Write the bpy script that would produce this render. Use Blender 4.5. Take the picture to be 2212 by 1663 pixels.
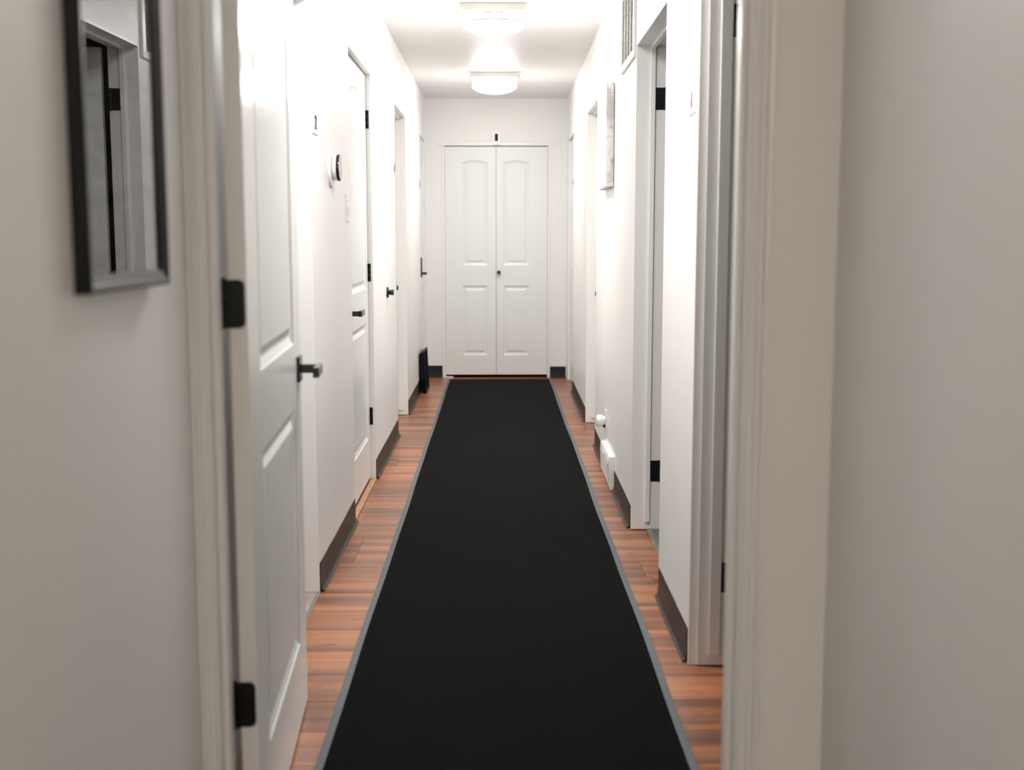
import bpy, bmesh, math, random
from mathutils import Matrix, Vector
random.seed(7)
PI = math.pi
C = bpy.context.scene.collection
for o in list(bpy.data.objects):
    bpy.data.objects.remove(o, do_unlink=True)

# ------------------------------------------------------------------ camera
F = 2580.0
PITCH = math.radians(7.08)
YAW = math.atan(32 * math.cos(PITCH) / F)
cam_data = bpy.data.cameras.new('camera')
cam = bpy.data.objects.new('camera', cam_data)
C.objects.link(cam)
cam.location = (0, 0, 1.25)
cam.rotation_euler = (PI / 2 - PITCH, 0, -YAW)
cam_data.sensor_width = 36
cam_data.lens = F / 2212 * 36
cam_data.clip_start = .05
cam_data.dof.use_dof = True
cam_data.dof.focus_distance = 5.6
cam_data.dof.aperture_fstop = 2.9
bpy.context.scene.camera = cam

# ------------------------------------------------------------------ world, exposure, lamp powers
w = bpy.data.worlds.new('world')
bpy.context.scene.world = w
w.use_nodes = True
w.node_tree.nodes['Background'].inputs[0].default_value = (.8, .85, .9, 1)
w.node_tree.nodes['Background'].inputs[1].default_value = .05
vs = bpy.context.scene.view_settings
vs.view_transform = 'Standard'
vs.look = 'None'
vs.exposure = 0.0
vs.gamma = 1
vs.use_curve_mapping = False
HALL_LAMP = (100.0, 101.0, 66.0)   # emission of the three hall diffusers, near to far
DRUM = .24            # the drum sides glow less than the bowl
FOYER_FILL = 92.0      # emission of the fill light added behind the camera


# ------------------------------------------------------------------ materials
def mat(name, col, rough=.5, metal=0, bump=0, bscale=200, var=0, vscale=3, spec=.5, emit=0, bdist=.001, ecol=(1.0, .985, .955)):
    m = bpy.data.materials.new(name)
    m.use_nodes = True
    nt = m.node_tree
    b = nt.nodes['Principled BSDF']
    b.inputs['Base Color'].default_value = (*col, 1)
    b.inputs['Roughness'].default_value = rough
    b.inputs['Metallic'].default_value = metal
    b.inputs['Specular IOR Level'].default_value = spec
    tc = nt.nodes.new('ShaderNodeTexCoord')
    if bump:
        n = nt.nodes.new('ShaderNodeTexNoise')
        n.inputs['Scale'].default_value = bscale
        n.inputs['Detail'].default_value = 3
        nt.links.new(tc.outputs['Object'], n.inputs['Vector'])
        bp = nt.nodes.new('ShaderNodeBump')
        bp.inputs['Strength'].default_value = bump
        bp.inputs['Distance'].default_value = bdist
        nt.links.new(n.outputs['Fac'], bp.inputs['Height'])
        nt.links.new(bp.outputs['Normal'], b.inputs['Normal'])
    if var:
        n = nt.nodes.new('ShaderNodeTexNoise')
        n.inputs['Scale'].default_value = vscale
        n.inputs['Detail'].default_value = 5
        nt.links.new(tc.outputs['Object'], n.inputs['Vector'])
        r = nt.nodes.new('ShaderNodeValToRGB')
        r.color_ramp.elements[0].position = .3
        r.color_ramp.elements[1].position = .7
        r.color_ramp.elements[0].color = (*[c * (1 - var) for c in col], 1)
        r.color_ramp.elements[1].color = (*[min(1, c * (1 + var)) for c in col], 1)
        nt.links.new(n.outputs['Fac'], r.inputs['Fac'])
        nt.links.new(r.outputs['Color'], b.inputs['Base Color'])
    if emit:
        b.inputs['Emission Color'].default_value = (*ecol, 1)
        b.inputs['Emission Strength'].default_value = emit
    return m


M = {
    'wall': mat('wall_paint', (.905, .888, .870), .42, bump=.25, bscale=140, var=.012, bdist=.0006),
    'ceiling': mat('ceiling_paint', (.905, .888, .87), .46, bump=.5, bscale=70, bdist=.001),
    'trim': mat('trim_paint', (.89, .88, .868), .32, var=.01),
    'door': mat('door_paint', (.87, .87, .86), .24, bump=.06, bscale=60),
    'bifold': mat('closet_door_paint', (.86, .86, .84), .35),
    'black': mat('matte_black_metal', (.007, .008, .0085), .4, spec=.2),
    'blackgloss': mat('glossy_black_metal', (.008, .009, .010), .18),
    'hole': mat('dark_recess', (.01, .01, .01), .8),
    'cove': mat('brown_vinyl_cove', (.030, .021, .016), .45, spec=.2, var=.25, vscale=9),
    'coveblack': mat('black_vinyl_cove', (.010, .0115, .012), .5, spec=.25, var=.1, vscale=9),
    'rug': mat('black_carpet', (.0013, .0016, .0015), .95, bump=.7, bscale=420, var=.4, vscale=6, spec=.04, bdist=.003),
    'binding': mat('grey_rug_binding', (.125, .145, .15), .8, bump=.5, bscale=500),
    'joint': mat('floor_joint', (.05, .025, .015), .8),
    'plastic': mat('white_plastic', (.88, .88, .87), .3),
    'offwhite': mat('offwhite_enamel', (.86, .845, .80), .35),
    'glassface': mat('mirrored_dial', (.55, .55, .53), .06, metal=.6),
    'blackrim': mat('black_dial_rim', (.015, .008, .02), .15),
    'nickel': mat('brushed_nickel', (.62, .60, .58), .3, metal=1),
    'saddle': mat('oak_saddle', (.50, .24, .115), .35, var=.2, vscale=14),
    'sill': mat('worn_beige_sill', (.42, .34, .28), .4, var=.15, vscale=10),
    'tile': mat('grey_green_tile', (.12, .14, .135), .3, var=.25, vscale=20),
    'alu': mat('aluminium_strip', (.30, .32, .315), .35, metal=.7),
    'room': mat('unlit_room_shade', (.035, .028, .03), .8),  # darkness of the unlit rooms and closet put into the wall colour
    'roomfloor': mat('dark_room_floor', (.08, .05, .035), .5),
    'tray': mat('black_plastic', (.004, .0045, .0045), .45, spec=.2),
    'frame': mat('black_picture_frame', (.004, .0045, .0045), .3, spec=.3),
    'digit': mat('plum_digit', (.045, .02, .03), .35),
    'plate': mat('pale_sign_plate', (.84, .83, .81), .25),
    'diffuser': mat('lit_diffuser', (.9, .9, .88), .4, emit=HALL_LAMP[1]),
    'diffuser_fill': mat('added_fill_diffuser', (.9, .9, .88), .4, emit=FOYER_FILL, ecol=(1, .915, .79)),
    'diffuser_near': mat('bright_lit_diffuser', (.9, .9, .88), .4, emit=HALL_LAMP[0]),
    'diffuser_far': mat('far_lit_diffuser', (.9, .9, .88), .4, emit=HALL_LAMP[2]),
    'drum': mat('drum_glass', (.9, .9, .88), .4, emit=HALL_LAMP[1] * DRUM),
    'drum_near': mat('near_drum_glass', (.9, .9, .88), .4, emit=HALL_LAMP[0] * DRUM),
    'drum_far': mat('far_drum_glass', (.9, .9, .88), .4, emit=HALL_LAMP[2] * DRUM),
    'screw': mat('screw_head', (.35, .35, .34), .35, metal=.6),
}


def wood_mat():
    m = bpy.data.materials.new('reddish_laminate')
    m.use_nodes = True
    nt = m.node_tree
    L = nt.links.new
    b = nt.nodes['Principled BSDF']
    tc = nt.nodes.new('ShaderNodeTexCoord')
    oi = nt.nodes.new('ShaderNodeObjectInfo')
    mul = nt.nodes.new('ShaderNodeVectorMath'); mul.operation = 'SCALE'
    mul.inputs[0].default_value = (17.3, 9.1, 0)
    L(oi.outputs['Random'], mul.inputs['Scale'])
    add = nt.nodes.new('ShaderNodeVectorMath'); add.operation = 'ADD'
    L(tc.outputs['Object'], add.inputs[0]); L(mul.outputs[0], add.inputs[1])

    def noise(sx, sy, detail, dist=0.0):
        mp = nt.nodes.new('ShaderNodeMapping')
        mp.inputs['Scale'].default_value = (sx, sy, 1)
        L(add.outputs[0], mp.inputs['Vector'])
        n = nt.nodes.new('ShaderNodeTexNoise')
        n.inputs['Scale'].default_value = 1
        n.inputs['Detail'].default_value = detail
        n.inputs['Distortion'].default_value = dist
        L(mp.outputs[0], n.inputs['Vector'])
        return n
    band = noise(.7, 12, 2.2, .3)
    fine = noise(3.0, 95, 3, .4)
    knot = noise(6.5, 26, 4, 1.2)
    r1 = nt.nodes.new('ShaderNodeValToRGB')
    e = r1.color_ramp.elements
    e[0].position = .34; e[0].color = (.165, .066, .036, 1)
    e[1].position = .64; e[1].color = (.47, .185, .075, 1)
    x = e.new(.44); x.color = (.27, .105, .052, 1)
    x = e.new(.54); x.color = (.40, .145, .062, 1)
    L(band.outputs['Fac'], r1.inputs['Fac'])
    r2 = nt.nodes.new('ShaderNodeValToRGB')
    r2.color_ramp.elements[0].position = .36; r2.color_ramp.elements[0].color = (.62, .60, .60, 1)
    r2.color_ramp.elements[1].position = .6; r2.color_ramp.elements[1].color = (1.05, 1.05, 1.05, 1)
    L(fine.outputs['Fac'], r2.inputs['Fac'])
    mx = nt.nodes.new('ShaderNodeMix'); mx.data_type = 'RGBA'; mx.blend_type = 'MULTIPLY'
    mx.inputs[0].default_value = .55
    L(r1.outputs[0], mx.inputs[6]); L(r2.outputs[0], mx.inputs[7])
    r3 = nt.nodes.new('ShaderNodeValToRGB')
    r3.color_ramp.elements[0].position = .61; r3.color_ramp.elements[0].color = (0, 0, 0, 1)
    r3.color_ramp.elements[1].position = .72; r3.color_ramp.elements[1].color = (1, 1, 1, 1)
    L(knot.outputs['Fac'], r3.inputs['Fac'])
    mx2 = nt.nodes.new('ShaderNodeMix'); mx2.data_type = 'RGBA'
    mx2.inputs[7].default_value = (.085, .05, .04, 1)
    sc = nt.nodes.new('ShaderNodeMath'); sc.operation = 'MULTIPLY'; sc.inputs[1].default_value = .75
    L(r3.outputs[0], sc.inputs[0]); L(sc.outputs[0], mx2.inputs[0])
    L(mx.outputs[2], mx2.inputs[6])
    # plank to plank tone
    hs = nt.nodes.new('ShaderNodeHueSaturation')
    mr = nt.nodes.new('ShaderNodeMapRange')
    mr.inputs[3].default_value = .82; mr.inputs[4].default_value = 1.16
    L(oi.outputs['Random'], mr.inputs[0]); L(mr.outputs[0], hs.inputs['Value'])
    L(mx2.outputs[2], hs.inputs['Color'])
    L(hs.outputs[0], b.inputs['Base Color'])
    b.inputs['Roughness'].default_value = .33
    b.inputs['Specular IOR Level'].default_value = .55
    return m


M['wood'] = wood_mat()
b_ = M['rug'].node_tree.nodes['Principled BSDF']
b_.inputs['Sheen Weight'].default_value = .065
b_.inputs['Sheen Roughness'].default_value = .3


def glass_mat():
    m = bpy.data.materials.new('picture_glass')
    m.use_nodes = True
    nt = m.node_tree
    nt.nodes.remove(nt.nodes['Principled BSDF'])
    out = nt.nodes['Material Output']
    t = nt.nodes.new('ShaderNodeBsdfTransparent')
    g = nt.nodes.new('ShaderNodeBsdfGlossy'); g.inputs['Roughness'].default_value = .0
    f = nt.nodes.new('ShaderNodeFresnel'); f.inputs['IOR'].default_value = 4.2
    mx = nt.nodes.new('ShaderNodeMixShader')
    nt.links.new(f.outputs[0], mx.inputs[0]); nt.links.new(t.outputs[0], mx.inputs[1]); nt.links.new(g.outputs[0], mx.inputs[2])
    nt.links.new(mx.outputs[0], out.inputs[0])
    return m


M['glass'] = glass_mat()


def art_mat(name, base, blots, rough=.6, dots=False, grain=(1, 1, 1)):
    """pale painted print: a base colour with soft blotches of given (scale, lo, hi, colour, amount)"""
    m = bpy.data.materials.new(name)
    m.use_nodes = True
    nt = m.node_tree
    L = nt.links.new
    b = nt.nodes['Principled BSDF']
    b.inputs['Roughness'].default_value = rough
    tc = nt.nodes.new('ShaderNodeTexCoord')
    prev = None
    for i, (sc, lo, hi, col, amt, stretch, off) in enumerate(blots):
        mp = nt.nodes.new('ShaderNodeMapping'); mp.inputs['Scale'].default_value = stretch
        mp.inputs['Location'].default_value = off
        L(tc.outputs['Object'], mp.inputs['Vector'])
        n = nt.nodes.new('ShaderNodeTexNoise'); n.inputs['Scale'].default_value = sc
        n.inputs['Detail'].default_value = 4; n.inputs['Distortion'].default_value = .8
        L(mp.outputs[0], n.inputs['Vector'])
        r = nt.nodes.new('ShaderNodeMapRange')
        r.inputs[1].default_value = lo; r.inputs[2].default_value = hi
        r.inputs[3].default_value = 0; r.inputs[4].default_value = amt
        L(n.outputs['Fac'], r.inputs[0])
        mx = nt.nodes.new('ShaderNodeMix'); mx.data_type = 'RGBA'
        L(r.outputs[0], mx.inputs[0])
        if prev is None: mx.inputs[6].default_value = (*base, 1)
        else: L(prev, mx.inputs[6])
        mx.inputs[7].default_value = (*col, 1)
        prev = mx.outputs[2]
    L(prev, b.inputs['Base Color'])
    return m


M['canvas'] = art_mat('pale_abstract_canvas', (.86, .85, .84), [
    (5, .50, .62, (.50, .51, .53), .75, (1, 1, 1), (0, 0, 0)),
    (11, .56, .64, (.36, .34, .38), .7, (1, 1, .5), (3, 1, 2)),
    (55, .58, .66, (.55, .33, .32), .7, (1, 1, 1), (7, 2, 0)),
    (7, .58, .70, (.75, .50, .38), .5, (1, 1, 1), (2, 6, 5))])
M['print'] = art_mat('faded_print', (.62, .59, .57), [
    (9, .48, .62, (.20, .20, .21), .7, (.4, .4, 1.6), (1, 0, 0)),
    (8, .56, .68, (.42, .22, .14), .6, (1, 1, 1.2), (4, 4, 0))])


# ------------------------------------------------------------------ mesh helpers
def side_left(d, y, z):
    return (-.63 - d, y, z)


def side_right(d, y, z):
    return (.535 + .0075 * y + d, y, z)


class MB:
    def __init__(self):
        self.bm = bmesh.new()

    def box(self, x0, x1, y0, y1, z0, z1, bev=0, seg=1):
        r = bmesh.ops.create_cube(self.bm, size=1)
        vs_ = r['verts']
        for v in vs_:
            v.co = Vector(((x0 + x1) / 2 + v.co.x * (x1 - x0), (y0 + y1) / 2 + v.co.y * (y1 - y0), (z0 + z1) / 2 + v.co.z * (z1 - z0)))
        if bev:
            es = list({e for v in vs_ for e in v.link_edges})
            bmesh.ops.bevel(self.bm, geom=es, offset=bev, segments=seg, affect='EDGES', profile=.5)
        return self

    def prism(self, pts, axis, a, b, n=1, fn=None):
        """extrude a 2-D outline along axis ('x','y','z') from a to b; fn(t, u, v) may move the outline"""
        rings = []
        for k in range(n + 1):
            t = a + (b - a) * k / n
            ring = []
            for (u, v) in pts:
                if fn: u, v = fn(t, u, v)
                co = {'x': (t, u, v), 'y': (u, t, v), 'z': (u, v, t)}[axis]
                ring.append(self.bm.verts.new(co))
            rings.append(ring)
        m = len(pts)
        for k in range(n):
            for i in range(m):
                self.bm.faces.new((rings[k][i], rings[k][(i + 1) % m], rings[k + 1][(i + 1) % m], rings[k + 1][i]))
        self.bm.faces.new(rings[0]); self.bm.faces.new(rings[-1][::-1])
        return self

    def lathe(self, prof, center, axis='z', n=48, flip=1):
        """prof: (radius, height) from one pole to the other"""
        cx, cy, cz = center
        rings = []
        for (r, h) in prof:
            h *= flip
            if r < 1e-6:
                co = {'z': (cx, cy, cz + h), 'x': (cx + h, cy, cz), 'y': (cx, cy + h, cz)}[axis]
                rings.append([self.bm.verts.new(co)])
            else:
                ring = []
                for i in range(n):
                    a = 2 * PI * i / n
                    c, s = r * math.cos(a), r * math.sin(a)
                    co = {'z': (cx + c, cy + s, cz + h), 'x': (cx + h, cy + c, cz + s), 'y': (cx + c, cy + h, cz + s)}[axis]
                    ring.append(self.bm.verts.new(co))
                rings.append(ring)
        for A, B in zip(rings, rings[1:]):
            if len(A) == 1 and len(B) == 1: continue
            for i in range(n):
                if len(A) == 1: self.bm.faces.new((A[0], B[i], B[(i + 1) % n]))
                elif len(B) == 1: self.bm.faces.new((A[i], A[(i + 1) % n], B[0]))
                else: self.bm.faces.new((A[i], A[(i + 1) % n], B[(i + 1) % n], B[i]))
        return self

    def quad(self, *pts):
        self.bm.faces.new([self.bm.verts.new(p) for p in pts])
        return self

    def build(self, name, m, parent=None, xf=None, smooth=False, local=False):
        bm = self.bm
        if xf:
            for v in bm.verts: v.co = Vector(xf(*v.co))
        if parent is not None and not local:
            inv = root_matrix(parent).inverted()
            for v in bm.verts: v.co = inv @ v.co
        bmesh.ops.recalc_face_normals(bm, faces=bm.faces)
        me = bpy.data.meshes.new(name)
        bm.to_mesh(me); bm.free()
        me.materials.append(m)
        if smooth:
            for p in me.polygons: p.use_smooth = True
            try: me.set_sharp_from_angle(angle=math.radians(35))
            except Exception: pass
        o = bpy.data.objects.new(name, me)
        C.objects.link(o)
        if parent is not None: o.parent = parent
        return o


def root_matrix(o):
    while o.parent: o = o.parent
    return Matrix.Translation(o.location) @ o.rotation_euler.to_matrix().to_4x4()


def empty(name, loc, rz=0):
    o = bpy.data.objects.new(name, None)
    o.location = loc; o.rotation_euler = (0, 0, rz)
    o.empty_display_size = .1
    C.objects.link(o)
    return o


def tag(o, label=None, cat=None, group=None, kind=None):
    if label: o['label'] = label
    if cat: o['category'] = cat
    if group: o['group'] = group
    if kind: o['kind'] = kind
    return o


def copy_tree(o, parent=None):
    c = o.copy(); C.objects.link(c)
    if parent is not None: c.parent = parent
    for ch in [x for x in bpy.data.objects if x.parent == o]:
        copy_tree(ch, c)
    return c


H = 2.44
YB = 10.6
Y0 = -2.6
CR0, CR1 = 2.105, 2.205     # the wall across the hall that holds the near doorway
LO = [(3.22, 4.12, 2.045), (5.18, 6.10, 2.064), (7.49, 8.36, 2.072), (9.87, 10.50, 2.085)]
RO = [(2.50, 3.38, 2.05), (4.07, 5.02, 2.037), (7.115, 7.99, 2.062), (9.60, 10.38, 2.08)]


# ------------------------------------------------------------------ setting: walls, ceiling, floor
def wall_run(name, ops, xf, th, y0, label):
    b = MB()
    y = y0
    for (a, c, zt) in ops:
        b.box(0, th, y, a, 0, H)
        b.box(0, th, a, c, zt, H)
        y = c
    b.box(0, th, y, YB, 0, H)
    o = b.build(name, M['wall'], xf=xf)
    return tag(o, label, 'wall', kind='structure')


wall_run('wall_left', LO, side_left, .12, CR1, 'long white painted hallway wall on the left with the room-two sign and thermostat')
wall_run('wall_right', RO, side_right, .125, CR1, 'long white painted hallway wall on the right with the canvas and vent')
b = MB()
b.box(-.75, -.47, YB, YB + .1, 0, H).box(.455, .75, YB, YB + .1, 0, H).box(-.47, .455, YB, YB + .1, 2.036, H)
tag(b.build('wall_back', M['wall']), 'white end wall of the hallway around the double closet doors', 'wall', kind='structure')
tag(MB().box(-.66, -.54, Y0, CR0, 0, H).build('wall_near_left', M['wall']), 'beige foreground wall on the left behind the black framed picture', 'wall', kind='structure')
tag(MB().box(.597, .72, Y0, CR0, 0, H).build('wall_near_right', M['wall']), 'plain beige foreground wall filling the right edge of the photo', 'wall', kind='structure')
tag(MB().box(-.66, .72, Y0 - .1, Y0, 0, H).build('wall_front', M['wall']), 'wall closing the foyer behind the camera', 'wall', kind='structure')
b = MB()
b.box(-.75, -.525, CR0, CR1, 0, H).box(.452, .75, CR0, CR1, 0, H).box(-.525, .452, CR0, CR1, 2.06, H)
tag(b.build('wall_cross', M['wall']), 'narrow wall across the hallway beside the near doorway casing', 'wall', kind='structure')
tag(MB().box(-.9, 2.8, Y0 - .1, YB + .9, H, H + .08).build('ceiling', M['ceiling']), 'white textured hallway ceiling', 'ceiling', kind='structure')

floor = MB().box(-.9, .78, Y0 - .1, YB + .9, -.06, -.0035).build('floor', M['joint'])
tag(floor, 'reddish brown wood plank floor running across the hallway', 'floor', kind='structure')
PW = .198
meshes = {}


def plank(x0, x1, y0, dz):
    L = round(x1 - x0, 3)
    if L not in meshes:
        q = MB().box(-L / 2 + .0006, L / 2 - .0006, -PW / 2 + .0007, PW / 2 - .0007, -.0035, 0, bev=.0008)
        tmp = q.build('plank', M['wood'])
        meshes[L] = tmp.data
        bpy.data.objects.remove(tmp)
    p = bpy.data.objects.new('plank', meshes[L])
    p.location = ((x0 + x1) / 2, y0 + PW / 2, dz)
    C.objects.link(p); p.parent = floor


n0 = int((4.497 - Y0) / PW) + 1
k = -n0
joints = [-.2, .25, -.56, .08, -.4, .57, -.05, .38, -.3]
while 4.497 + k * PW < YB + .05:
    y = 4.497 + k * PW
    j = joints[(k * 2) % 9]
    if k == 0: j = -.559
    if k == -1: j = .569 - .02
    dz = random.uniform(-.0003, .0003)
    plank(-.76, j, y, dz)
    plank(j, .76, y, dz + random.uniform(-.0002, .0002))
    k += 1

# rooms beyond the doorways
b = MB()
b.box(.72, 2.7, 2.0, 2.12, 0, H).box(.72, 2.7, 6.3, 6.4, 0, H).box(2.6, 2.7, 2.1, 6.3, 0, H).box(.72, 2.6, 3.62, 3.72, 0, H)
tag(b.build('wall_side_rooms', M['room']), 'room walls coloured near black as if unlit, seen through the open right doorways', 'wall', kind='structure')
tag(MB().box(.78, 2.65, 2.0, 6.35, -.06, -.004).build('floor_side_rooms', M['roomfloor']), 'dark floor of the unlit rooms on the right', 'floor', kind='structure')
b = MB().box(-.6, .6, YB + .75, YB + .8, 0, H).box(-.65, -.6, YB + .1, YB + .8, 0, H).box(.6, .65, YB + .1, YB + .8, 0, H)
tag(b.build('wall_closet', M['room']), 'closet interior coloured near black as if unlit, behind the end doors', 'wall', kind='structure')


# ------------------------------------------------------------------ door frames of the hall
def frame(name, op, xf, th, label, jd0=0.0, stop=(.034, .07), side='l', stopz=.036, strike=False):
    a, c, zt = op
    base = xf(0, (a + c) / 2, 0)
    e = empty(name, base)
    tag(e, label, 'door frame', kind='structure')
    T = .012
    for (y0, y1) in ((a, a + T), (c - T, c)):
        MB().box(jd0, th + .002, y0, y1, .004, zt).build('side_jamb', M['trim'], e, xf)
    MB().box(jd0, th + .002, a + T, c - T, zt - T, zt).build('head_jamb', M['trim'], e, xf)
    if stop:
        s0, s1 = stop
        for (y0, y1) in ((a + T, a + T + .011), (c - T - .011, c - T)):
            MB().box(s0, s1, y0, y1, stopz, zt - T, bev=.0015).build('door_stop', M['trim'], e, xf)
        MB().box(s0, s1, a + T, c - T, zt - T - .011, zt - T, bev=.0015).build('door_stop', M['trim'], e, xf)
    return e


frame('trim_1', LO[0], side_left, .12, 'white door frame just past the open foreground door', stop=(.05, .085))
frame('trim_2', LO[1], side_left, .12, 'white frame around the closed vented door on the left', stop=None)
f3 = frame('trim_3', LO[2], side_left, .12, 'white recessed frame of the third opening on the left wall')
f4 = frame('trim_4', LO[3], side_left, .12, 'white frame of the last door on the left wall', stop=None)
fr1 = frame('trim_5', RO[0], side_right, .125, 'nearest white door frame on the right wall with two black hinge plates', jd0=.024, stop=(.055, .088))
fr2 = frame('trim_6', RO[1], side_right, .125, 'white door frame of the dark open doorway on the right', stop=(.058, .078))
frame('trim_7', RO[2], side_right, .125, 'white recessed frame behind the canvas on the right wall')
frame('trim_8', RO[3], side_right, .125, 'white frame of the last door on the right wall', stop=None)


def jamb_hinge(parent, y, z, d0, xf):
    h = MB().box(d0, d0 + .036, y - .003, y, z - .0445, z + .0445).build('hinge', M['black'], parent, xf)
    k_ = MB()
    k_.lathe([(0, -.046), (.0055, -.046), (.006, -.044), (.006, .044), (.0055, .046), (0, .046)], (d0 + .041, y - .004, z), 'z', 16)
    k_.build('knuckle', M['black'], h, xf, smooth=True)
    s = MB()
    for zz, dd in ((-.03, .012), (0, .02), (.03, .012)):
        s.lathe([(0, 0), (.0032, 0), (.0032, .0006), (0, .0008)], (d0 + dd, y - .003, z + zz), 'y', 12, -1)
    s.build('screws', M['black'], h, xf)


jamb_hinge(fr1, RO[0][1] - .012, 1.838, .088, side_right)
jamb_hinge(fr1, RO[0][1] - .012, .268, .088, side_right)
jamb_hinge(fr2, RO[1][1] - .012, 1.812, .080, side_right)
jamb_hinge(fr2, RO[1][1] - .012, .258, .080, side_right)
MB().box(.066, .092, RO[1][0], RO[1][1], .0, .007, bev=.002).build('threshold_strip', M['alu'], fr2, side_right)
MB().box(.092, .20, RO[1][0], RO[1][1], -.004, .003).build('threshold_tile', M['tile'], fr2, side_right)


# ------------------------------------------------------------------ door leaf builder
GRV = 9


def panel_outline(x0, x1, z0, z1, rise, n=24):
    """bottom-left, bottom-right, then along the (arched) top from right to left"""
    pts = [(x0, z0), (x1, z0)]
    for i in range(n + 1):
        t = 1 - i / n
        s = (t - .5) * 2
        pts.append((x0 + (x1 - x0) * t, z1 + rise * (1 - s * s) if rise else z1))
    return pts


def make_panel(parent, x0, x1, z0, z1, rise, m, grooves=True):
    b = MB()
    prof = [(0, 0), (.004, .0035), (.020, .0095), (.026, .0095), (.044, .003), (.047, .0028)]
    rings = []
    for (ins, dep) in prof:
        rr = rise * (1 - ins * 1.2)
        pts = panel_outline(x0 + ins, x1 - ins, z0 + ins, z1 - ins, rr)
        rings.append([b.bm.verts.new((x, dep, z)) for (x, z) in pts])
    nn = len(rings[0])
    for A, B in zip(rings, rings[1:]):
        for i in range(nn):
            b.bm.faces.new((A[i], A[(i + 1) % nn], B[(i + 1) % nn], B[i]))
    ins, dep = prof[-1]
    ix0, ix1, iz0, iz1 = x0 + ins, x1 - ins, z0 + ins, z1 - ins
    rr = rise * (1 - ins * 1.2)

    def top(x):
        s = ((x - ix0) / (ix1 - ix0) - .5) * 2
        return iz1 + rr * (1 - s * s)
    xs = [(ix0, 0)]
    w_ = ix1 - ix0
    ng = max(2, int(round(w_ / .048))) if grooves else 0
    for g in range(1, ng):
        gx = ix0 + w_ * g / ng
        xs += [(gx - .0028, 0), (gx - .0010, .0022), (gx + .0010, .0022), (gx + .0028, 0)]
    if not grooves:
        for g in range(1, 12): xs.append((ix0 + w_ * g / 12, 0))
    xs.append((ix1, 0))
    # finer columns so that the top follows the arch
    cols = [(b.bm.verts.new((x, dep + g, iz0)), b.bm.verts.new((x, dep + g, top(x)))) for (x, g) in xs]
    for A, B in zip(cols, cols[1:]):
        b.bm.faces.new((A[0], B[0], B[1], A[1]))
    return b.build('panel', m, parent, local=True)


def make_leaf(parent, x0, x1, z0, z1, T, panels, m, name='leaf', grooves=True, both=True):
    """front face at local y=0 (towards -y). panels: (x0,x1,z0,z1,rise), stacked from bottom to top"""
    b = MB()
    px0, px1 = panels[0][0], panels[0][1]

    def q(xa, xb, za, zb):
        b.quad((xa, 0, za), (xb, 0, za), (xb, 0, zb), (xa, 0, zb))
    q(x0, px0, z0, z1); q(px1, x1, z0, z1)
    z = z0
    for (a, c, za, zb, rise) in panels:
        q(px0, px1, z, za)
        z = zb
        last = panels[-1] is panels[[p[2] for p in panels].index(za)]
    a, c, za, zb, rise = panels[-1]
    n = 24
    for i in range(n):
        xa = a + (c - a) * i / n; xb = a + (c - a) * (i + 1) / n
        sa = (i / n - .5) * 2; sb = ((i + 1) / n - .5) * 2
        b.quad((xa, 0, zb + rise * (1 - sa * sa)), (xb, 0, zb + rise * (1 - sb * sb)), (xb, 0, z1), (xa, 0, z1))
    for i, (a, c, za, zb, rise) in enumerate(panels[:-1]):
        pass
    # edges and back
    b.quad((x0, 0, z0), (x0, 0, z1), (x0, T, z1), (x0, T, z0))
    b.quad((x1, 0, z0), (x1, T, z0), (x1, T, z1), (x1, 0, z1))
    b.quad((x0, 0, z0), (x0, T, z0), (x1, T, z0), (x1, 0, z0))
    b.quad((x0, 0, z1), (x1, 0, z1), (x1, T, z1), (x0, T, z1))
    b.quad((x0, T, z0), (x0, T, z1), (x1, T, z1), (x1, T, z0))
    bmesh.ops.remove_doubles(b.bm, verts=b.bm.verts, dist=1e-5)
    o = b.build(name, m, parent, local=True)
    for p in panels:
        make_panel(o, *p, m, grooves)
    return o


def lever(parent, x, z, sgn, length=.105, m='blackgloss'):
    """rose, neck and flat bar on the front face (towards -y); bar points along sgn*x"""
    r = MB().box(x - .0325, x + .0325, -.008, 0, z - .0325, z + .0325, bev=.001).build('lever_handle', M[m], parent, local=True)
    q = MB().box(x - .011, x + .011, -.052, -.008, z - .011, z + .011, bev=.001)
    q.build('neck', M[m], r, local=True)
    xe = x + sgn * length
    MB().box(min(x - sgn * .011, xe), max(x - sgn * .011, xe), -.062, -.047, z - .0125, z + .0125, bev=.0012).build('lever_bar', M[m], r, local=True)
    return r


def square_knob(parent, x, z, s=.031, proj=.05):
    k_ = MB().box(x - s / 2, x + s / 2, -proj, -proj + .024, z - s / 2, z + s / 2, bev=.0015)
    k_.lathe([(.007, 0), (.007, proj - .02)], (x, -.0, z), 'y', 16, -1)
    return k_.build('square_knob', M['blackgloss'], parent, local=True)


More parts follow.
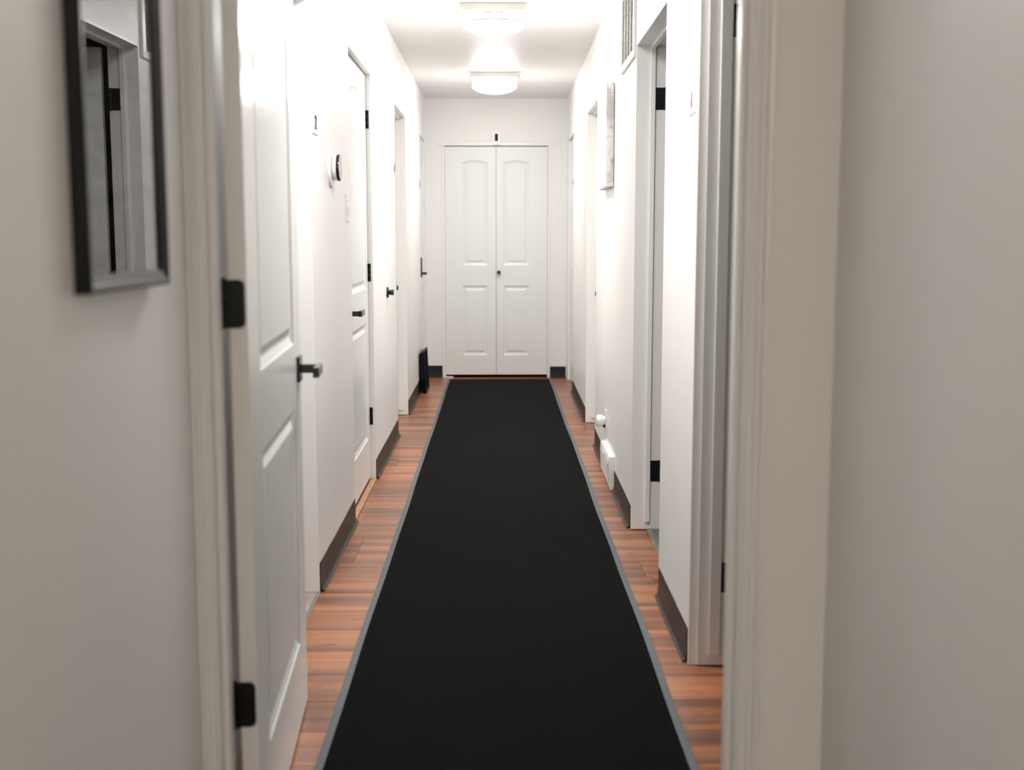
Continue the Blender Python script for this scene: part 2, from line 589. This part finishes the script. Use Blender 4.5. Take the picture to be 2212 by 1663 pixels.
def leaf_hinge(parent, z, T, m='black'):
    """plate screwed to the hinge edge (local x=0) of a door standing open, knuckle at the back corner"""
    b = MB()
    y0, y1 = .0035, T + .006
    r = .012
    pts = []
    for (cx, cz, a0) in ((y0 + r, -.0445 + r, 180), (y0 + r, .0445 - r, 90)):
        seg = [(cx + r * math.cos(math.radians(a0 + s * 15)), cz + r * math.sin(math.radians(a0 + s * 15))) for s in range(7)]
        if a0 == 90: seg = seg
        pts.append(seg)
    low = [(y0 + r + r * math.cos(math.radians(270 - 15 * s)), -.0445 + r + r * math.sin(math.radians(270 - 15 * s))) for s in range(7)]
    up = [(y0 + r + r * math.cos(math.radians(180 - 15 * s)), .0445 - r + r * math.sin(math.radians(180 - 15 * s))) for s in range(7)]
    out = [(y1, -.0445)] + low + up + [(y1, .0445)]
    b.prism([(y, zz + z) for (y, zz) in out], 'x', -.003, -.0002)
    h = b.build('hinge', M[m], parent, local=True)
    k_ = MB()
    for j in range(3):
        zz = z - .0445 + j * .0297
        k_.lathe([(0, 0), (.0066, 0), (.0066, .029), (0, .029)], (-.005, T + .0085, zz), 'z', 20)
    k_.lathe([(0, 0), (.0045, 0), (.0045, .004), (0, .005)], (-.005, T + .0085, z + .0445), 'z', 16)
    k_.build('knuckle', M[m], h, local=True, smooth=True)
    s = MB()
    for zz, yy in ((-.028, .014), (0, .024), (.028, .014)):
        s.lathe([(0, 0), (.0035, 0), (.0035, .0008), (0, .001)], (-.003, yy, z + zz), 'x', 12, -1)
    s.build('screws', M[m], h, local=True)
    # the other plate lies on the jamb
    MB().box(-.040, -.006, T + .010, T + .0125, z - .0445, z + .0445).build('jamb_plate', M[m], h, local=True)
    return h


# ---- the open door of the near doorway
W1 = .905
d1 = empty('door_1', (-.4605, 2.205, 0), PI / 2 + math.radians(3.4))
tag(d1, 'open white two-panel door with black lever handle in the left foreground', 'door', kind='structure')
PAN = [(.155, .755, .215, .825, 0), (.155, .755, .985, 1.83, .07)]
make_leaf(d1, 0, W1, .012, 2.035, .032, PAN, M['door'])
lever(d1, W1 - .062, .915, -1)
leaf_hinge(d1, 1.127, .032)
leaf_hinge(d1, .360, .032)
leaf_hinge(d1, 1.815, .032)
MB().box(W1 + .0002, W1 + .0012, .007, .029, .86, .97).build('latch_plate', M['black'], d1, local=True)

# ---- the leaf of the open right doorway, swung back into the dark room
rp = side_right(.131, RO[1][1] - .010, 0)
d9 = empty('door_9', rp, math.radians(-6))
tag(d9, 'white door swung open into the dark room of the right doorway', 'door', kind='structure')
w9 = RO[1][1] - RO[1][0] - .028
make_leaf(d9, .026, w9, .012, 2.022, .035, [(.12, w9 - .12, .215, .825, 0), (.12, w9 - .12, .985, 1.83, .07)], M['door'])
for z in (1.812, 1.04, .258):
    MB().box(.001, .0038, .003, .036, z - .0445, z + .0445).build('hinge', M['black'], d9, local=True)

# ---- near doorway frame: jambs, stop and casing
cf = empty('trim_9', (-.04, 2.155, 0))
tag(cf, 'white casing and jambs of the near doorway framing the hallway', 'door frame', kind='structure')
jl, jr, jt = -.510, .437, 2.045
MB().box(jl - .015, jl, CR0 - .001, CR1 + .001, .004, jt + .015).build('side_jamb', M['trim'], cf)
MB().box(jr, jr + .015, CR0 - .001, CR1 + .001, .004, jt + .015).build('side_jamb', M['trim'], cf)
MB().box(jl, jr, CR0 - .001, CR1 + .001, jt, jt + .015).build('head_jamb', M['trim'], cf)
MB().box(jl, jl + .012, 2.13, 2.166, .004, jt, bev=.002).build('door_stop', M['trim'], cf)
MB().box(jr - .012, jr, 2.13, 2.166, .004, jt, bev=.002).build('door_stop', M['trim'], cf)
MB().box(jl, jr, 2.13, 2.166, jt - .012, jt, bev=.002).build('door_stop', M['trim'], cf)


def casing_prof(w_):
    # (across, thickness): ridged profile from the inner edge outwards
    return [(0, 0), (0, .008), (.003, .011), (w_ * .22, .011), (w_ * .28, .008), (w_ * .36, .008), (w_ * .44, .0125),
            (w_ * .62, .0125), (w_ * .70, .010), (w_ * .78, .0155), (w_ * .97, .017), (w_, .015), (w_, 0)]


MB().prism([(jl - .004 - u, CR0 - v) for (u, v) in casing_prof(.0255)], 'z', .004, jt + .03).build('casing_left', M['trim'], cf)
MB().prism([(jr + .004 + u, CR0 - v) for (u, v) in casing_prof(.036)], 'z', .004, jt + .04).build('casing_right', M['trim'], cf)
MB().prism([(CR0 - v, jt + .004 + u) for (u, v) in casing_prof(.045)], 'x', jl - .0295, jr + .040).build('casing_head', M['trim'], cf)
# casing on the hall side
MB().box(jl - .045, jl - .006, CR1, CR1 + .012, .004, jt + .05, bev=.002).build('casing_left', M['trim'], cf)
MB().box(jr + .006, jr + .06, CR1, CR1 + .012, .004, jt + .05, bev=.002).build('casing_right', M['trim'], cf)

# ---- A: closed door beyond it
dA = empty('door_2', side_left(.087, LO[0][0] + .014, 0), PI / 2)
tag(dA, 'closed white door recessed in the left wall behind the open foreground door', 'door', kind='structure')
wA = LO[0][1] - LO[0][0] - .028
make_leaf(dA, 0, wA, .012, 2.028, .035, [(.12, wA - .12, .215, .825, 0), (.12, wA - .12, .985, 1.83, .07)], M['door'])
MB().box(-.004, .008, LO[0][0] + .012, LO[0][1] - .012, 0, .006, bev=.002).build('saddle', M['alu'], dA, side_left)
MB().box(.008, .12, LO[0][0] + .012, LO[0][1] - .012, -.002, .003).build('sill', M['sill'], dA, side_left)

# ---- B: the closed vented door
dB = empty('door_3', side_left(.026, LO[1][0] + .014, 0), PI / 2)
tag(dB, 'closed white arched-panel door with black lever left of the hallway beyond the thermostat', 'door', kind='structure')
wB = LO[1][1] - LO[1][0] - .028
make_leaf(dB, 0, wB, .022, 2.045, .035, [(.105, wB - .085, .225, .82, 0), (.105, wB - .085, .99, 1.865, .07)], M['door'])
lever(dB, .068, .913, 1, .11)
for z in (1.83, 1.07, .335):
    h = MB()
    for j in range(3):
        h.lathe([(0, 0), (.0075, 0), (.0075, .0285), (0, .0285)], (wB + .004, -.008, z - .0445 + j * .0300), 'z', 16)
    h = h.build('hinge', M['black'], dB, local=True, smooth=True)
    MB().box(wB + .0115, wB + .0138, -.026, -.001, z - .0445, z + .0445).build('jamb_plate', M['black'], h, local=True)
    MB().box(wB - .010, wB + .004, -.0022, -.0002, z - .0445, z + .0445).build('leaf_plate', M['black'], h, local=True)
q = MB().box(-.003, .026, LO[1][0] + .002, LO[1][1] - .002, 0, .009, bev=.003)
q.build('saddle', M['saddle'], dB, side_left)
MB().box(.026, .12, LO[1][0] + .012, LO[1][1] - .012, -.002, .004).build('sill', M['tile'], dB, side_left)

# ---- C and R3: recessed closet doors with square knobs
dC = empty('door_4', side_left(.072, LO[2][0] + .014, 0), PI / 2)
tag(dC, 'recessed white closet door with small square black knob on the left wall', 'door', kind='structure')
wC = LO[2][1] - LO[2][0] - .028
hw = wC / 2 - .001
for i, x0 in enumerate((0, wC / 2 + .001)):
    make_leaf(dC, x0, x0 + hw, .012, 2.052, .032, [(x0 + .08, x0 + hw - .08, .215, .825, 0), (x0 + .08, x0 + hw - .08, .985, 1.87, .025)], M['bifold'], grooves=False)
square_knob(dC, wC / 2 - .03, .915)
dR3 = empty('door_5', side_right(.072, RO[2][1] - .014, 0), -PI / 2)
tag(dR3, 'recessed white closet door with small square black knob on the right wall behind the canvas', 'door', kind='structure')
for i, x0 in enumerate((0, wC / 2 + .001)):
    make_leaf(dR3, x0, x0 + hw, .012, 2.045, .032, [(x0 + .08, x0 + hw - .08, .215, .825, 0), (x0 + .08, x0 + hw - .08, .985, 1.87, .025)], M['bifold'], grooves=False)
square_knob(dR3, wC / 2 + .02, .893)

# ---- D: last left door with a tall black plate and lever; R4: last right door
dD = empty('door_6', side_left(.012, LO[3][0] + .014, 0), PI / 2)
tag(dD, 'last white door on the left with a tall black plate and lever', 'door', kind='structure')
wD = LO[3][1] - LO[3][0] - .028
make_leaf(dD, 0, wD, .012, 2.07, .035, [(.1, wD - .1, .215, .825, 0), (.1, wD - .1, .985, 1.85, .05)], M['door'])
pl = MB().box(.045, .105, -.020, 0, .915, 1.078, bev=.003).build('lever_handle', M['blackgloss'], dD, local=True)
MB().box(.064, .086, -.045, -.020, .937, .957, bev=.002).build('neck', M['blackgloss'], pl, local=True)
q = MB().box(.064, .165, -.056, -.043, .936, .958, bev=.003)
q.build('lever_bar', M['blackgloss'], pl, local=True)
dR4 = empty('door_7', side_right(.020, RO[3][1] - .014, 0), -PI / 2)
tag(dR4, 'last white door on the right beside the closet corner', 'door', kind='structure')
w4 = RO[3][1] - RO[3][0] - .028
make_leaf(dR4, 0, w4, .012, 2.06, .035, [(.1, w4 - .1, .215, .825, 0), (.1, w4 - .1, .985, 1.85, .05)], M['door'])

# ---- the double closet doors at the end
bd = empty('door_8', (-.007, YB + .004, 0))
tag(bd, 'pair of white two-panel closet doors closing the end of the hallway', 'door', kind='structure')
for (xa, xb, pa, pb) in ((-.451, -.0035, -.303, -.075), (-.0005, .449, .06, .29)):
    make_leaf(bd, xa, xb, .028, 2.029, .034, [(pa, pb, .2, .82, 0), (pa, pb, .998, 1.893, .020)], M['bifold'], grooves=False)
square_knob(bd, .021, .938, .029, .045)
MB().box(-.456, -.385, -.03, 0, .0, .012, bev=.002).build('floor_bracket', M['plastic'], bd, local=True)
MB().box(-.463, .462, .002, .034, 2.0295, 2.04).build('top_track', M['black'], bd, local=True)
ct = empty('trim_10', (-.01, YB, 0))
tag(ct, 'thin white casing around the double closet doors', 'door frame', kind='structure')
MB().box(-.487, -.4595, YB - .006, YB + .05, .004, 2.036, bev=.001).build('casing_left', M['trim'], ct)
MB().box(.444, .467, YB - .006, YB + .05, .004, 2.036, bev=.001).build('casing_right', M['trim'], ct)
MB().box(-.512, .492, YB - .008, YB + .03, 2.037, 2.068, bev=.002).build('casing_head', M['trim'], ct)


# ------------------------------------------------------------------ cove baseboards
def cove(name, y0, y1, xf, m, label, ends=(0, 0)):
    prof = [(0, .002), (-.017, .002), (-.0165, .0032), (-.011, .006), (-.006, .012), (-.0038, .022), (-.003, .04), (-.003, .101), (-.0022, .102), (0, .102)]
    ph = random.uniform(0, 6)

    def fn(t, u, v):
        wv = math.sin(t * 7 + ph) * .0012 + math.sin(t * 23 + ph * 2) * .0006
        if v > .05: v += wv
        if u < -.005: u += math.sin(t * 9 + ph) * .0012
        return u, v
    n = max(2, int((y1 - y0) / .06))
    o = MB().prism(prof, 'y', y0, y1, n, fn).build(name, m, xf=xf, smooth=True)
    return tag(o, label, 'baseboard', kind='structure')


cove('baseboard_left', 4.125, 5.170, side_left, M['cove'], 'brown cove baseboard under the thermostat')
cove('baseboard_left', 6.11, 7.49, side_left, M['cove'], 'brown cove baseboard below the round black wall knob')
cove('baseboard_left', 8.37, 9.86, side_left, M['cove'], 'brown cove baseboard that runs behind the black tray')
cove('baseboard_right', 3.40, 4.06, side_right, M['cove'], 'brown cove baseboard under the room-one sign')
cove('baseboard_right', 5.035, 5.795, side_right, M['cove'], 'brown cove baseboard on the near side of the floor register')
cove('baseboard_right', 6.325, 7.10, side_right, M['cove'], 'brown cove baseboard on the far side of the floor register')
cove('baseboard_right', 8.00, 9.59, side_right, M['cove'], 'brown cove baseboard between the two farthest right doors')


def back_cove(x0, x1, z1, label):
    prof = [(YB, .002), (YB - .015, .002), (YB - .0145, .0032), (YB - .009, .007), (YB - .004, .018), (YB - .003, z1), (YB, z1)]
    o = MB().prism(prof, 'x', x0, x1).build('baseboard_back', M['coveblack'], smooth=True)
    return tag(o, label, 'baseboard', kind='structure')


back_cove(-.619, -.489, .109, 'short black cove baseboard left of the end closet doors')
back_cove(.470, .609, .099, 'short black cove baseboard right of the end closet doors')

# ------------------------------------------------------------------ runner rug
RX0, RX1, RY1 = -.434, .474, 10.415
rg = empty('runner_rug', (0.02, 4.6, 0))
tag(rg, 'long black carpet runner with grey bound edges lying on the plank floor', 'rug')


def wav(t):
    return math.sin(t * 2.1) * .002 + math.sin(t * 5.3 + 1) * .0012


b = MB()
prof = [(RX0 + .02, .0006), (RX1 - .02, .0006), (RX1 - .02, .0085), (0.2, .0092), (0, .0092), (-.2, .0092), (RX0 + .02, .0085)]
b.prism(prof, 'y', -1.3, RY1, 100, lambda t, u, v: (u + wav(t) * (1 if u > 0 else -.7), v))
b.build('pile', M['rug'], rg)
for s, x in ((1, RX0), (-1, RX1)):
    pr = [(x, .0006), (x, .006), (x + s * .002, .0095), (x + s * .019, .0105), (x + s * .0215, .0088), (x + s * .0215, .0006)]
    MB().prism(pr, 'y', -1.3, RY1, 100, lambda t, u, v, s=s: (u + wav(t) * (-.7 if s > 0 else 1), v)).build('binding', M['binding'], rg, smooth=True)
MB().box(RX0 + .02, RX1 - .02, RY1 - .004, RY1 + .004, .0006, .009).build('end_hem', M['rug'], rg)

# ------------------------------------------------------------------ ceiling lights
def ceiling_light(y, label, dm, ds, x=-.018):
    e = empty('ceiling_light', (x, y, H))
    tag(e, label, 'ceiling light', 'flush ceiling lights along the hallway')
    b = MB().box(-.172, .172, -.172, .172, -.036, 0, bev=.003)
    b.build('base_plate', M['offwhite'], e, local=True)
    b = MB().lathe([(.150, -.036), (.169, -.040), (.169, -.048), (.165, -.048), (.165, -.040), (.150, -.0365)], (0, 0, 0), 'z', 64)
    b.build('upper_ring', M['nickel'], e, local=True, smooth=True)
    b = MB().lathe([(.164, -.037), (.164, -.087)], (0, 0, 0), 'z', 64)
    b.build('diffuser_drum', ds, e, local=True, smooth=True)
    b = MB().lathe([(.164, -.087), (.158, -.097), (.140, -.109), (.112, -.121), (.076, -.130), (.038, -.135), (0, -.136)], (0, 0, 0), 'z', 64)
    b.build('diffuser_bowl', dm, e, local=True, smooth=True)
    b = MB().lathe([(.1655, -.076), (.170, -.076), (.170, -.084), (.1655, -.084), (.1655, -.076)], (0, 0, 0), 'z', 64)
    b.build('lower_ring', M['nickel'], e, local=True, smooth=True)
    for a in (45, 165, 285):
        ca, sa = math.cos(math.radians(a)), math.sin(math.radians(a))
        MB().lathe([(0, -.036), (.004, -.036), (.004, -.084), (.006, -.086), (.006, -.092), (0, -.094)], (.171 * ca, .171 * sa, 0), 'z', 12).build('post', M['nickel'], e, local=True, smooth=True)
    return e


ceiling_light(6.485, 'round flush ceiling light on a square plate, the nearer of the two in view', M['diffuser'], M['drum'])
ceiling_light(9.08, 'round flush ceiling light on a square plate, the farther one above the closet', M['diffuser_far'], M['drum_far'])
ceiling_light(3.50, 'round flush ceiling light just inside the near doorway, above the frame edge', M['diffuser_near'], M['drum_near'])
ceiling_light(-1.95, 'unseen round ceiling light added behind the camera to fill the foyer', M['diffuser_fill'], M['diffuser_fill'], .03)  # unseen fixture, added to brighten the foyer


# ------------------------------------------------------------------ number signs
def sign(ch, y, z, xf, s, label, face):
    """s: +1 left wall (faces +X), -1 right wall"""
    base = xf(0, y, z - .06)
    e = empty('number_sign', base)
    tag(e, label, 'sign')
    MB().box(-.004, 0, y - .058, y + .058, z - .06, z + .06, bev=.001).build('plate', M['plate'], e, xf)
    MB().box(-.0052, -.004, y - .045, y + .045, z + .012, z + .047, bev=.0005).build('name_strip', M['plate'], e, xf)
    cu = bpy.data.curves.new('digit', 'FONT')
    cu.body = ch; cu.size = .068; cu.extrude = .0015; cu.align_x = 'CENTER'
    t = bpy.data.objects.new('digit', cu)
    C.objects.link(t)
    bpy.context.view_layer.update()
    me = bpy.data.meshes.new_from_object(t.evaluated_get(bpy.context.evaluated_depsgraph_get()))
    bpy.data.objects.remove(t)
    me.materials.clear(); me.materials.append(M['digit'])
    o = bpy.data.objects.new('digit', me)
    C.objects.link(o); o.parent = e
    o.rotation_euler = (PI / 2, 0, PI / 2 * s)
    o.location = (s * .0058, 0, .018)
    return e


sign('2', 4.205, 1.66, side_left, 1, 'pale sign with a dark 2 on the left wall above the thermostat', 0)
sign('4', 7.385, 1.68, side_left, 1, 'pale sign with a dark 4 by the third opening on the left wall', 0)
sign('6', 9.77, 1.69, side_left, 1, 'small pale number sign before the last door on the left', 0)
sign('1', 3.482, 1.658, side_right, -1, 'pale sign with a dark 1 on the nearest right wall section', 0)
sign('5', 9.54, 1.695, side_right, -1, 'small pale number sign before the last door on the right', 0)

# ------------------------------------------------------------------ thermostat and switch
th = empty('thermostat', (-.63, 4.585, 1.435))
tag(th, 'round white thermostat with mirrored dial and black rim on the left wall', 'thermostat')
TC = (-.63, 4.585, 1.508)
MB().lathe([(0, 0), (.076, 0), (.076, .006), (.073, .010), (.055, .011), (0, .011)], TC, 'x', 64).build('back_plate', M['plastic'], th, smooth=True)
MB().lathe([(0, .011), (.042, .011), (.047, .014), (.047, .027), (0, .027)], TC, 'x', 64).build('body', M['plastic'], th, smooth=True)
MB().lathe([(0, .0272), (.0485, .0272), (.0498, .029), (.0498, .036), (.049, .0375), (0, .0375)], TC, 'x', 64).build('black_rim', M['blackrim'], th, smooth=True)
MB().lathe([(0, .0377), (.0485, .0377), (.0475, .0392), (0, .0402)], TC, 'x', 64).build('dial_face', M['glassface'], th, smooth=True)
sw = empty('light_switch', (-.63, 5.058, 1.31))
tag(sw, 'white toggle light switch plate beside the vented door', 'switch')
MB().box(-.006, 0, 5.022, 5.094, 1.312, 1.428, bev=.002).build('switch_plate', M['plastic'], sw, side_left)
MB().box(-.014, -.005, 5.053, 5.063, 1.358, 1.376, bev=.001).build('toggle', M['plastic'], sw, side_left)
b = MB()
for z in (1.34, 1.40):
    b.lathe([(0, 0), (.0035, 0), (.003, .001), (0, .0012)], (-.624, 5.058, z), 'x', 12)
b.build('screws', M['screw'], sw)['kind'] = 'stuff'

# ------------------------------------------------------------------ wall knob
kn = empty('round_knob', (-.63, 6.84, .934))
tag(kn, 'small round black knob on the left wall before the third opening', 'knob')
MB().lathe([(0, 0), (.031, 0), (.031, .006), (.027, .0105), (.016, .012), (0, .012)], (-.63, 6.84, .934), 'x', 40).build('rose', M['blackgloss'], kn, smooth=True)
MB().lathe([(0, .012), (.012, .012), (.014, .018), (.0165, .030), (.0165, .036), (.014, .039), (0, .040)], (-.63, 6.84, .934), 'x', 32).build('knob', M['blackgloss'], kn, smooth=True)

# ------------------------------------------------------------------ black tray leaning on the left wall
ty = empty('boot_tray', (-.61, 9.67, 0))
tag(ty, 'upright black plastic tray leaning on the left wall before the last door', 'tray')


def lean(x, y, z):
    # x: depth from the back of the tray into the hall, leans back towards the wall with height
    return (-.611 + x - z * .045, y, .003 + z)


TY0, TY1, TZ = 9.50, 9.90, .335
b = MB()
outer = [(0.0, TY0 + .012, .012), (0, TY1 - .012, .012), (0, TY1 - .012, TZ - .02), (0, TY0 + .012, TZ - .02)]
rim = [(.036, TY0, 0), (.036, TY1, 0), (.036, TY1, TZ), (.036, TY0, TZ)]
rim2 = [(.036, TY0 + .006, .006), (.036, TY1 - .006, .006), (.036, TY1 - .006, TZ - .006), (.036, TY0 + .006, TZ - .006)]
inner = [(.004, TY0 + .017, .017), (.004, TY1 - .017, .017), (.004, TY1 - .017, TZ - .025), (.004, TY0 + .017, TZ - .025)]
rings = [[b.bm.verts.new(p) for p in ring] for ring in (outer, rim, rim2, inner)]
for A, B in zip(rings, rings[1:]):
    for i in range(4): b.bm.faces.new((A[i], A[(i + 1) % 4], B[(i + 1) % 4], B[i]))
b.bm.faces.new(rings[0]); b.bm.faces.new(rings[-1])
b.build('pan', M['tray'], ty, lean)
b = MB().box(.036, .044, TY0 - .003, TY1 + .003, -.002, .006).box(.036, .044, TY0 - .003, TY1 + .003, TZ - .006, TZ + .002)
b.box(.036, .044, TY0 - .003, TY0 + .006, .006, TZ - .006).box(.036, .044, TY1 - .006, TY1 + .003, .006, TZ - .006)
b.build('rim', M['tray'], ty, lean)

# ------------------------------------------------------------------ canvas
cv = empty('canvas_painting', side_right(0, 6.25, 1.5))
tag(cv, 'pale abstract canvas with grey streaks and pink flecks hanging on the right wall', 'painting')
MB().box(-.041, -.002, 6.0, 6.508, 1.497, 2.003, bev=.002, seg=2).build('canvas', M['canvas'], cv, side_right)
MB().box(-.012, -.0005, 6.02, 6.49, 1.52, 1.98).build('stretcher_bar', M['saddle'], cv, side_right)

# ------------------------------------------------------------------ return-air grille
gr = empty('wall_vent', side_right(0, 5.32, 1.985))
tag(gr, 'white return-air vent grille high on the right wall beside the doorway', 'vent')
gy0, gy1, gz0, gz1 = 5.045, 5.60, 1.985, 2.335
T = .011
b = MB()
b.box(-T, 0, gy0, gy0 + .042, gz0, gz1, bev=.002).box(-T, 0, gy1 - .042, gy1, gz0, gz1, bev=.002)
b.box(-T, 0, gy0 + .04, gy1 - .04, gz0, gz0 + .034, bev=.002).box(-T, 0, gy0 + .04, gy1 - .04, gz1 - .034, gz1, bev=.002)
b.build('grille_frame', M['offwhite'], gr, side_right)
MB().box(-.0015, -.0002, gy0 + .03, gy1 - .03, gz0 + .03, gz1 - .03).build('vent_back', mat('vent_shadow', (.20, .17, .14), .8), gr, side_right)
cw = (gy1 - gy0 - .084) / 4
for i in range(1, 4):
    yy = gy0 + .042 + cw * i
    MB().box(-T + .0005, -.001, yy - .006, yy + .006, gz0 + .034, gz1 - .034).build('mullion', M['offwhite'], gr, side_right)
b = MB()
nsl = 24
for i in range(nsl):
    z = gz0 + .034 + (gz1 - gz0 - .068) * (i + .5) / nsl
    for c in range(4):
        ya = gy0 + .042 + cw * c + .006; yb = ya + cw - .012
        b.prism([(-T + .001, z - .0028), (-T + .0025, z - .0036), (-.0015, z + .0022), (-.003, z + .003)], 'y', ya, yb)
sl = b.build('louvre_slats', M['offwhite'], gr, side_right)
sl['kind'] = 'stuff'
b = MB()
for yy in (gy0 + .02, gy1 - .02):
    for zz in (gz0 + .02, gz1 - .02):
        b.lathe([(0, 0), (.004, 0), (.0035, -.001), (0, -.0013)], (-T, yy, zz), 'x', 12)
b.build('screws', M['screw'], gr, side_right)['kind'] = 'stuff'

# ------------------------------------------------------------------ baseboard register
rgst = empty('floor_register', side_right(0, 6.06, 0))
tag(rgst, 'white baseboard heating register standing on the floor by the right wall', 'register')
ra, rb = 5.80, 6.32
prof = [(0, .002), (-.020, .002), (-.023, .012), (-.030, .150), (-.030, .160), (-.026, .168), (0, .170)]
MB().prism(prof, 'y', ra, rb).build('register_body', M['plastic'], rgst, side_right)
MB().box(-.031, -.0285, ra + .012, rb - .012, .018, .15).build('face_plate', M['plastic'], rgst,
    lambda d, y, z: side_right(d + .0075 * (1 - z / .15) + .0006 - .0015, y, z))
b = MB()
for i in range(31):
    y = ra + .03 + i * (rb - ra - .06) / 30
    b.box(-.0352, -.0334, y - .0036, y + .0036, .027, .133)
for r in range(15):
    z = .029 + r * .0073
    b.box(-.0350, -.0334, ra + .03, rb - .03, z - .0019, z + .0019)
gl = b.build('grille_fins', M['plastic'], rgst, lambda d, y, z: side_right(d + .0075 * (1 - z / .15), y, z))
gl['kind'] = 'stuff'
MB().box(-.0334, -.0312, ra + .03, rb - .03, .027, .133).build('grille_recess', mat('register_shadow', (.16, .15, .14), .7), rgst,
    lambda d, y, z: side_right(d + .0075 * (1 - z / .15), y, z))
MB().box(-.038, -.031, ra + .24, ra + .27, .14, .155, bev=.001).build('damper_tab', M['plastic'], rgst, side_right)

# ------------------------------------------------------------------ outlet and plug-in
ou = empty('wall_outlet', side_right(0, 6.32, .215))
tag(ou, 'white outlet plate low on the right wall above the register', 'outlet')
MB().box(-.005, 0, 6.285, 6.355, .215, .33, bev=.0015).build('outlet_plate', M['plastic'], ou, side_right)
MB().box(-.0062, -.004, 6.303, 6.337, .232, .262, bev=.001).build('receptacle', M['plastic'], ou, side_right)
MB().box(-.0062, -.004, 6.303, 6.337, .283, .313, bev=.001).build('receptacle', M['plastic'], ou, side_right)
pg = empty('plug_in_freshener', side_right(-.01, 6.32, .25))
tag(pg, 'round white plug-in device sticking out of the low outlet', 'plug-in')
px, py, pz = side_right(0, 6.32, .272)
MB().lathe([(0, -.0065), (.024, -.0065), (.0245, -.008), (.0245, -.018), (.022, -.019)], (px, py, pz), 'x', 40).build('plug_body', M['plastic'], pg, smooth=True)
MB().lathe([(0, -.018), (.028, -.018), (.031, -.020), (.0318, -.025), (.0318, -.046), (.030, -.051), (.025, -.054), (0, -.055)], (px, py, pz), 'x', 48).build('round_cap', M['plastic'], pg, smooth=True)
MB().box(px - .016, px - .0065, py - .016, py + .016, pz - .036, pz - .020, bev=.002).build('plug_foot', M['blackgloss'], pg)

# ------------------------------------------------------------------ sensor over the end doors
se = empty('motion_sensor', (-.006, YB, 2.04))
tag(se, 'small white box with a black window mounted above the end closet doors', 'sensor')
q = MB()
pts = [(-.032, .008), (-.026, .002), (-.016, 0), (.016, 0), (.026, .002), (.032, .008), (.032, .104), (.028, .108), (-.028, .108), (-.032, .104)]
q.prism([(-.006 + a, 2.043 + c) for a, c in pts], 'y', YB - .034, YB - .004)
q.build('sensor_body', M['plastic'], se)
MB().box(-.0195, .0085, YB - .036, YB - .0335, 2.074, 2.137, bev=.001).build('sensor_window', M['hole'], se)

# ------------------------------------------------------------------ framed picture, left foreground
FW, FZ0, FZ1 = .345, 1.176, 1.845
pic = empty('framed_picture', (-.540, 1.535, 1.176), PI / 2 - math.radians(1.26))
tag(pic, 'tall black framed picture under reflecting glass on the near left wall', 'picture')
# local: x along the wall (near to far), -y out of the wall, z up from the frame's foot
FH = FZ1 - FZ0
fw = .024


def member(pts_fn, name):
    pass


def frame_ring():
    b = MB()
    prof = [(0, 0), (0, -.019), (.003, -.022), (.010, -.0215), (.0125, -.019), (.017, -.0185), (.0215, -.0165), (fw, -.016), (fw, -.012), (fw - .004, -.012), (fw - .004, 0)]
    rings = []
    for (u, v) in prof:
        rings.append([b.bm.verts.new(p) for p in ((u, v, u), (FW - u, v, u), (FW - u, v, FH - u), (u, v, FH - u))])
    n = len(rings)
    for k_ in range(n):
        A, B = rings[k_], rings[(k_ + 1) % n]
        for i in range(4): b.bm.faces.new((A[i], A[(i + 1) % 4], B[(i + 1) % 4], B[i]))
    return b


frame_ring().build('frame', M['frame'], pic, local=True)
MB().box(fw - .003, FW - fw + .003, -.010, -.008, fw - .003, FH - fw + .003).build('print', M['print'], pic, local=True)
MB().quad((fw - .003, -.0125, fw - .003), (FW - fw + .003, -.0125, fw - .003), (FW - fw + .003, -.0125, FH - fw + .003), (fw - .003, -.0125, FH - fw + .003)).build('glass', M['glass'], pic, local=True)
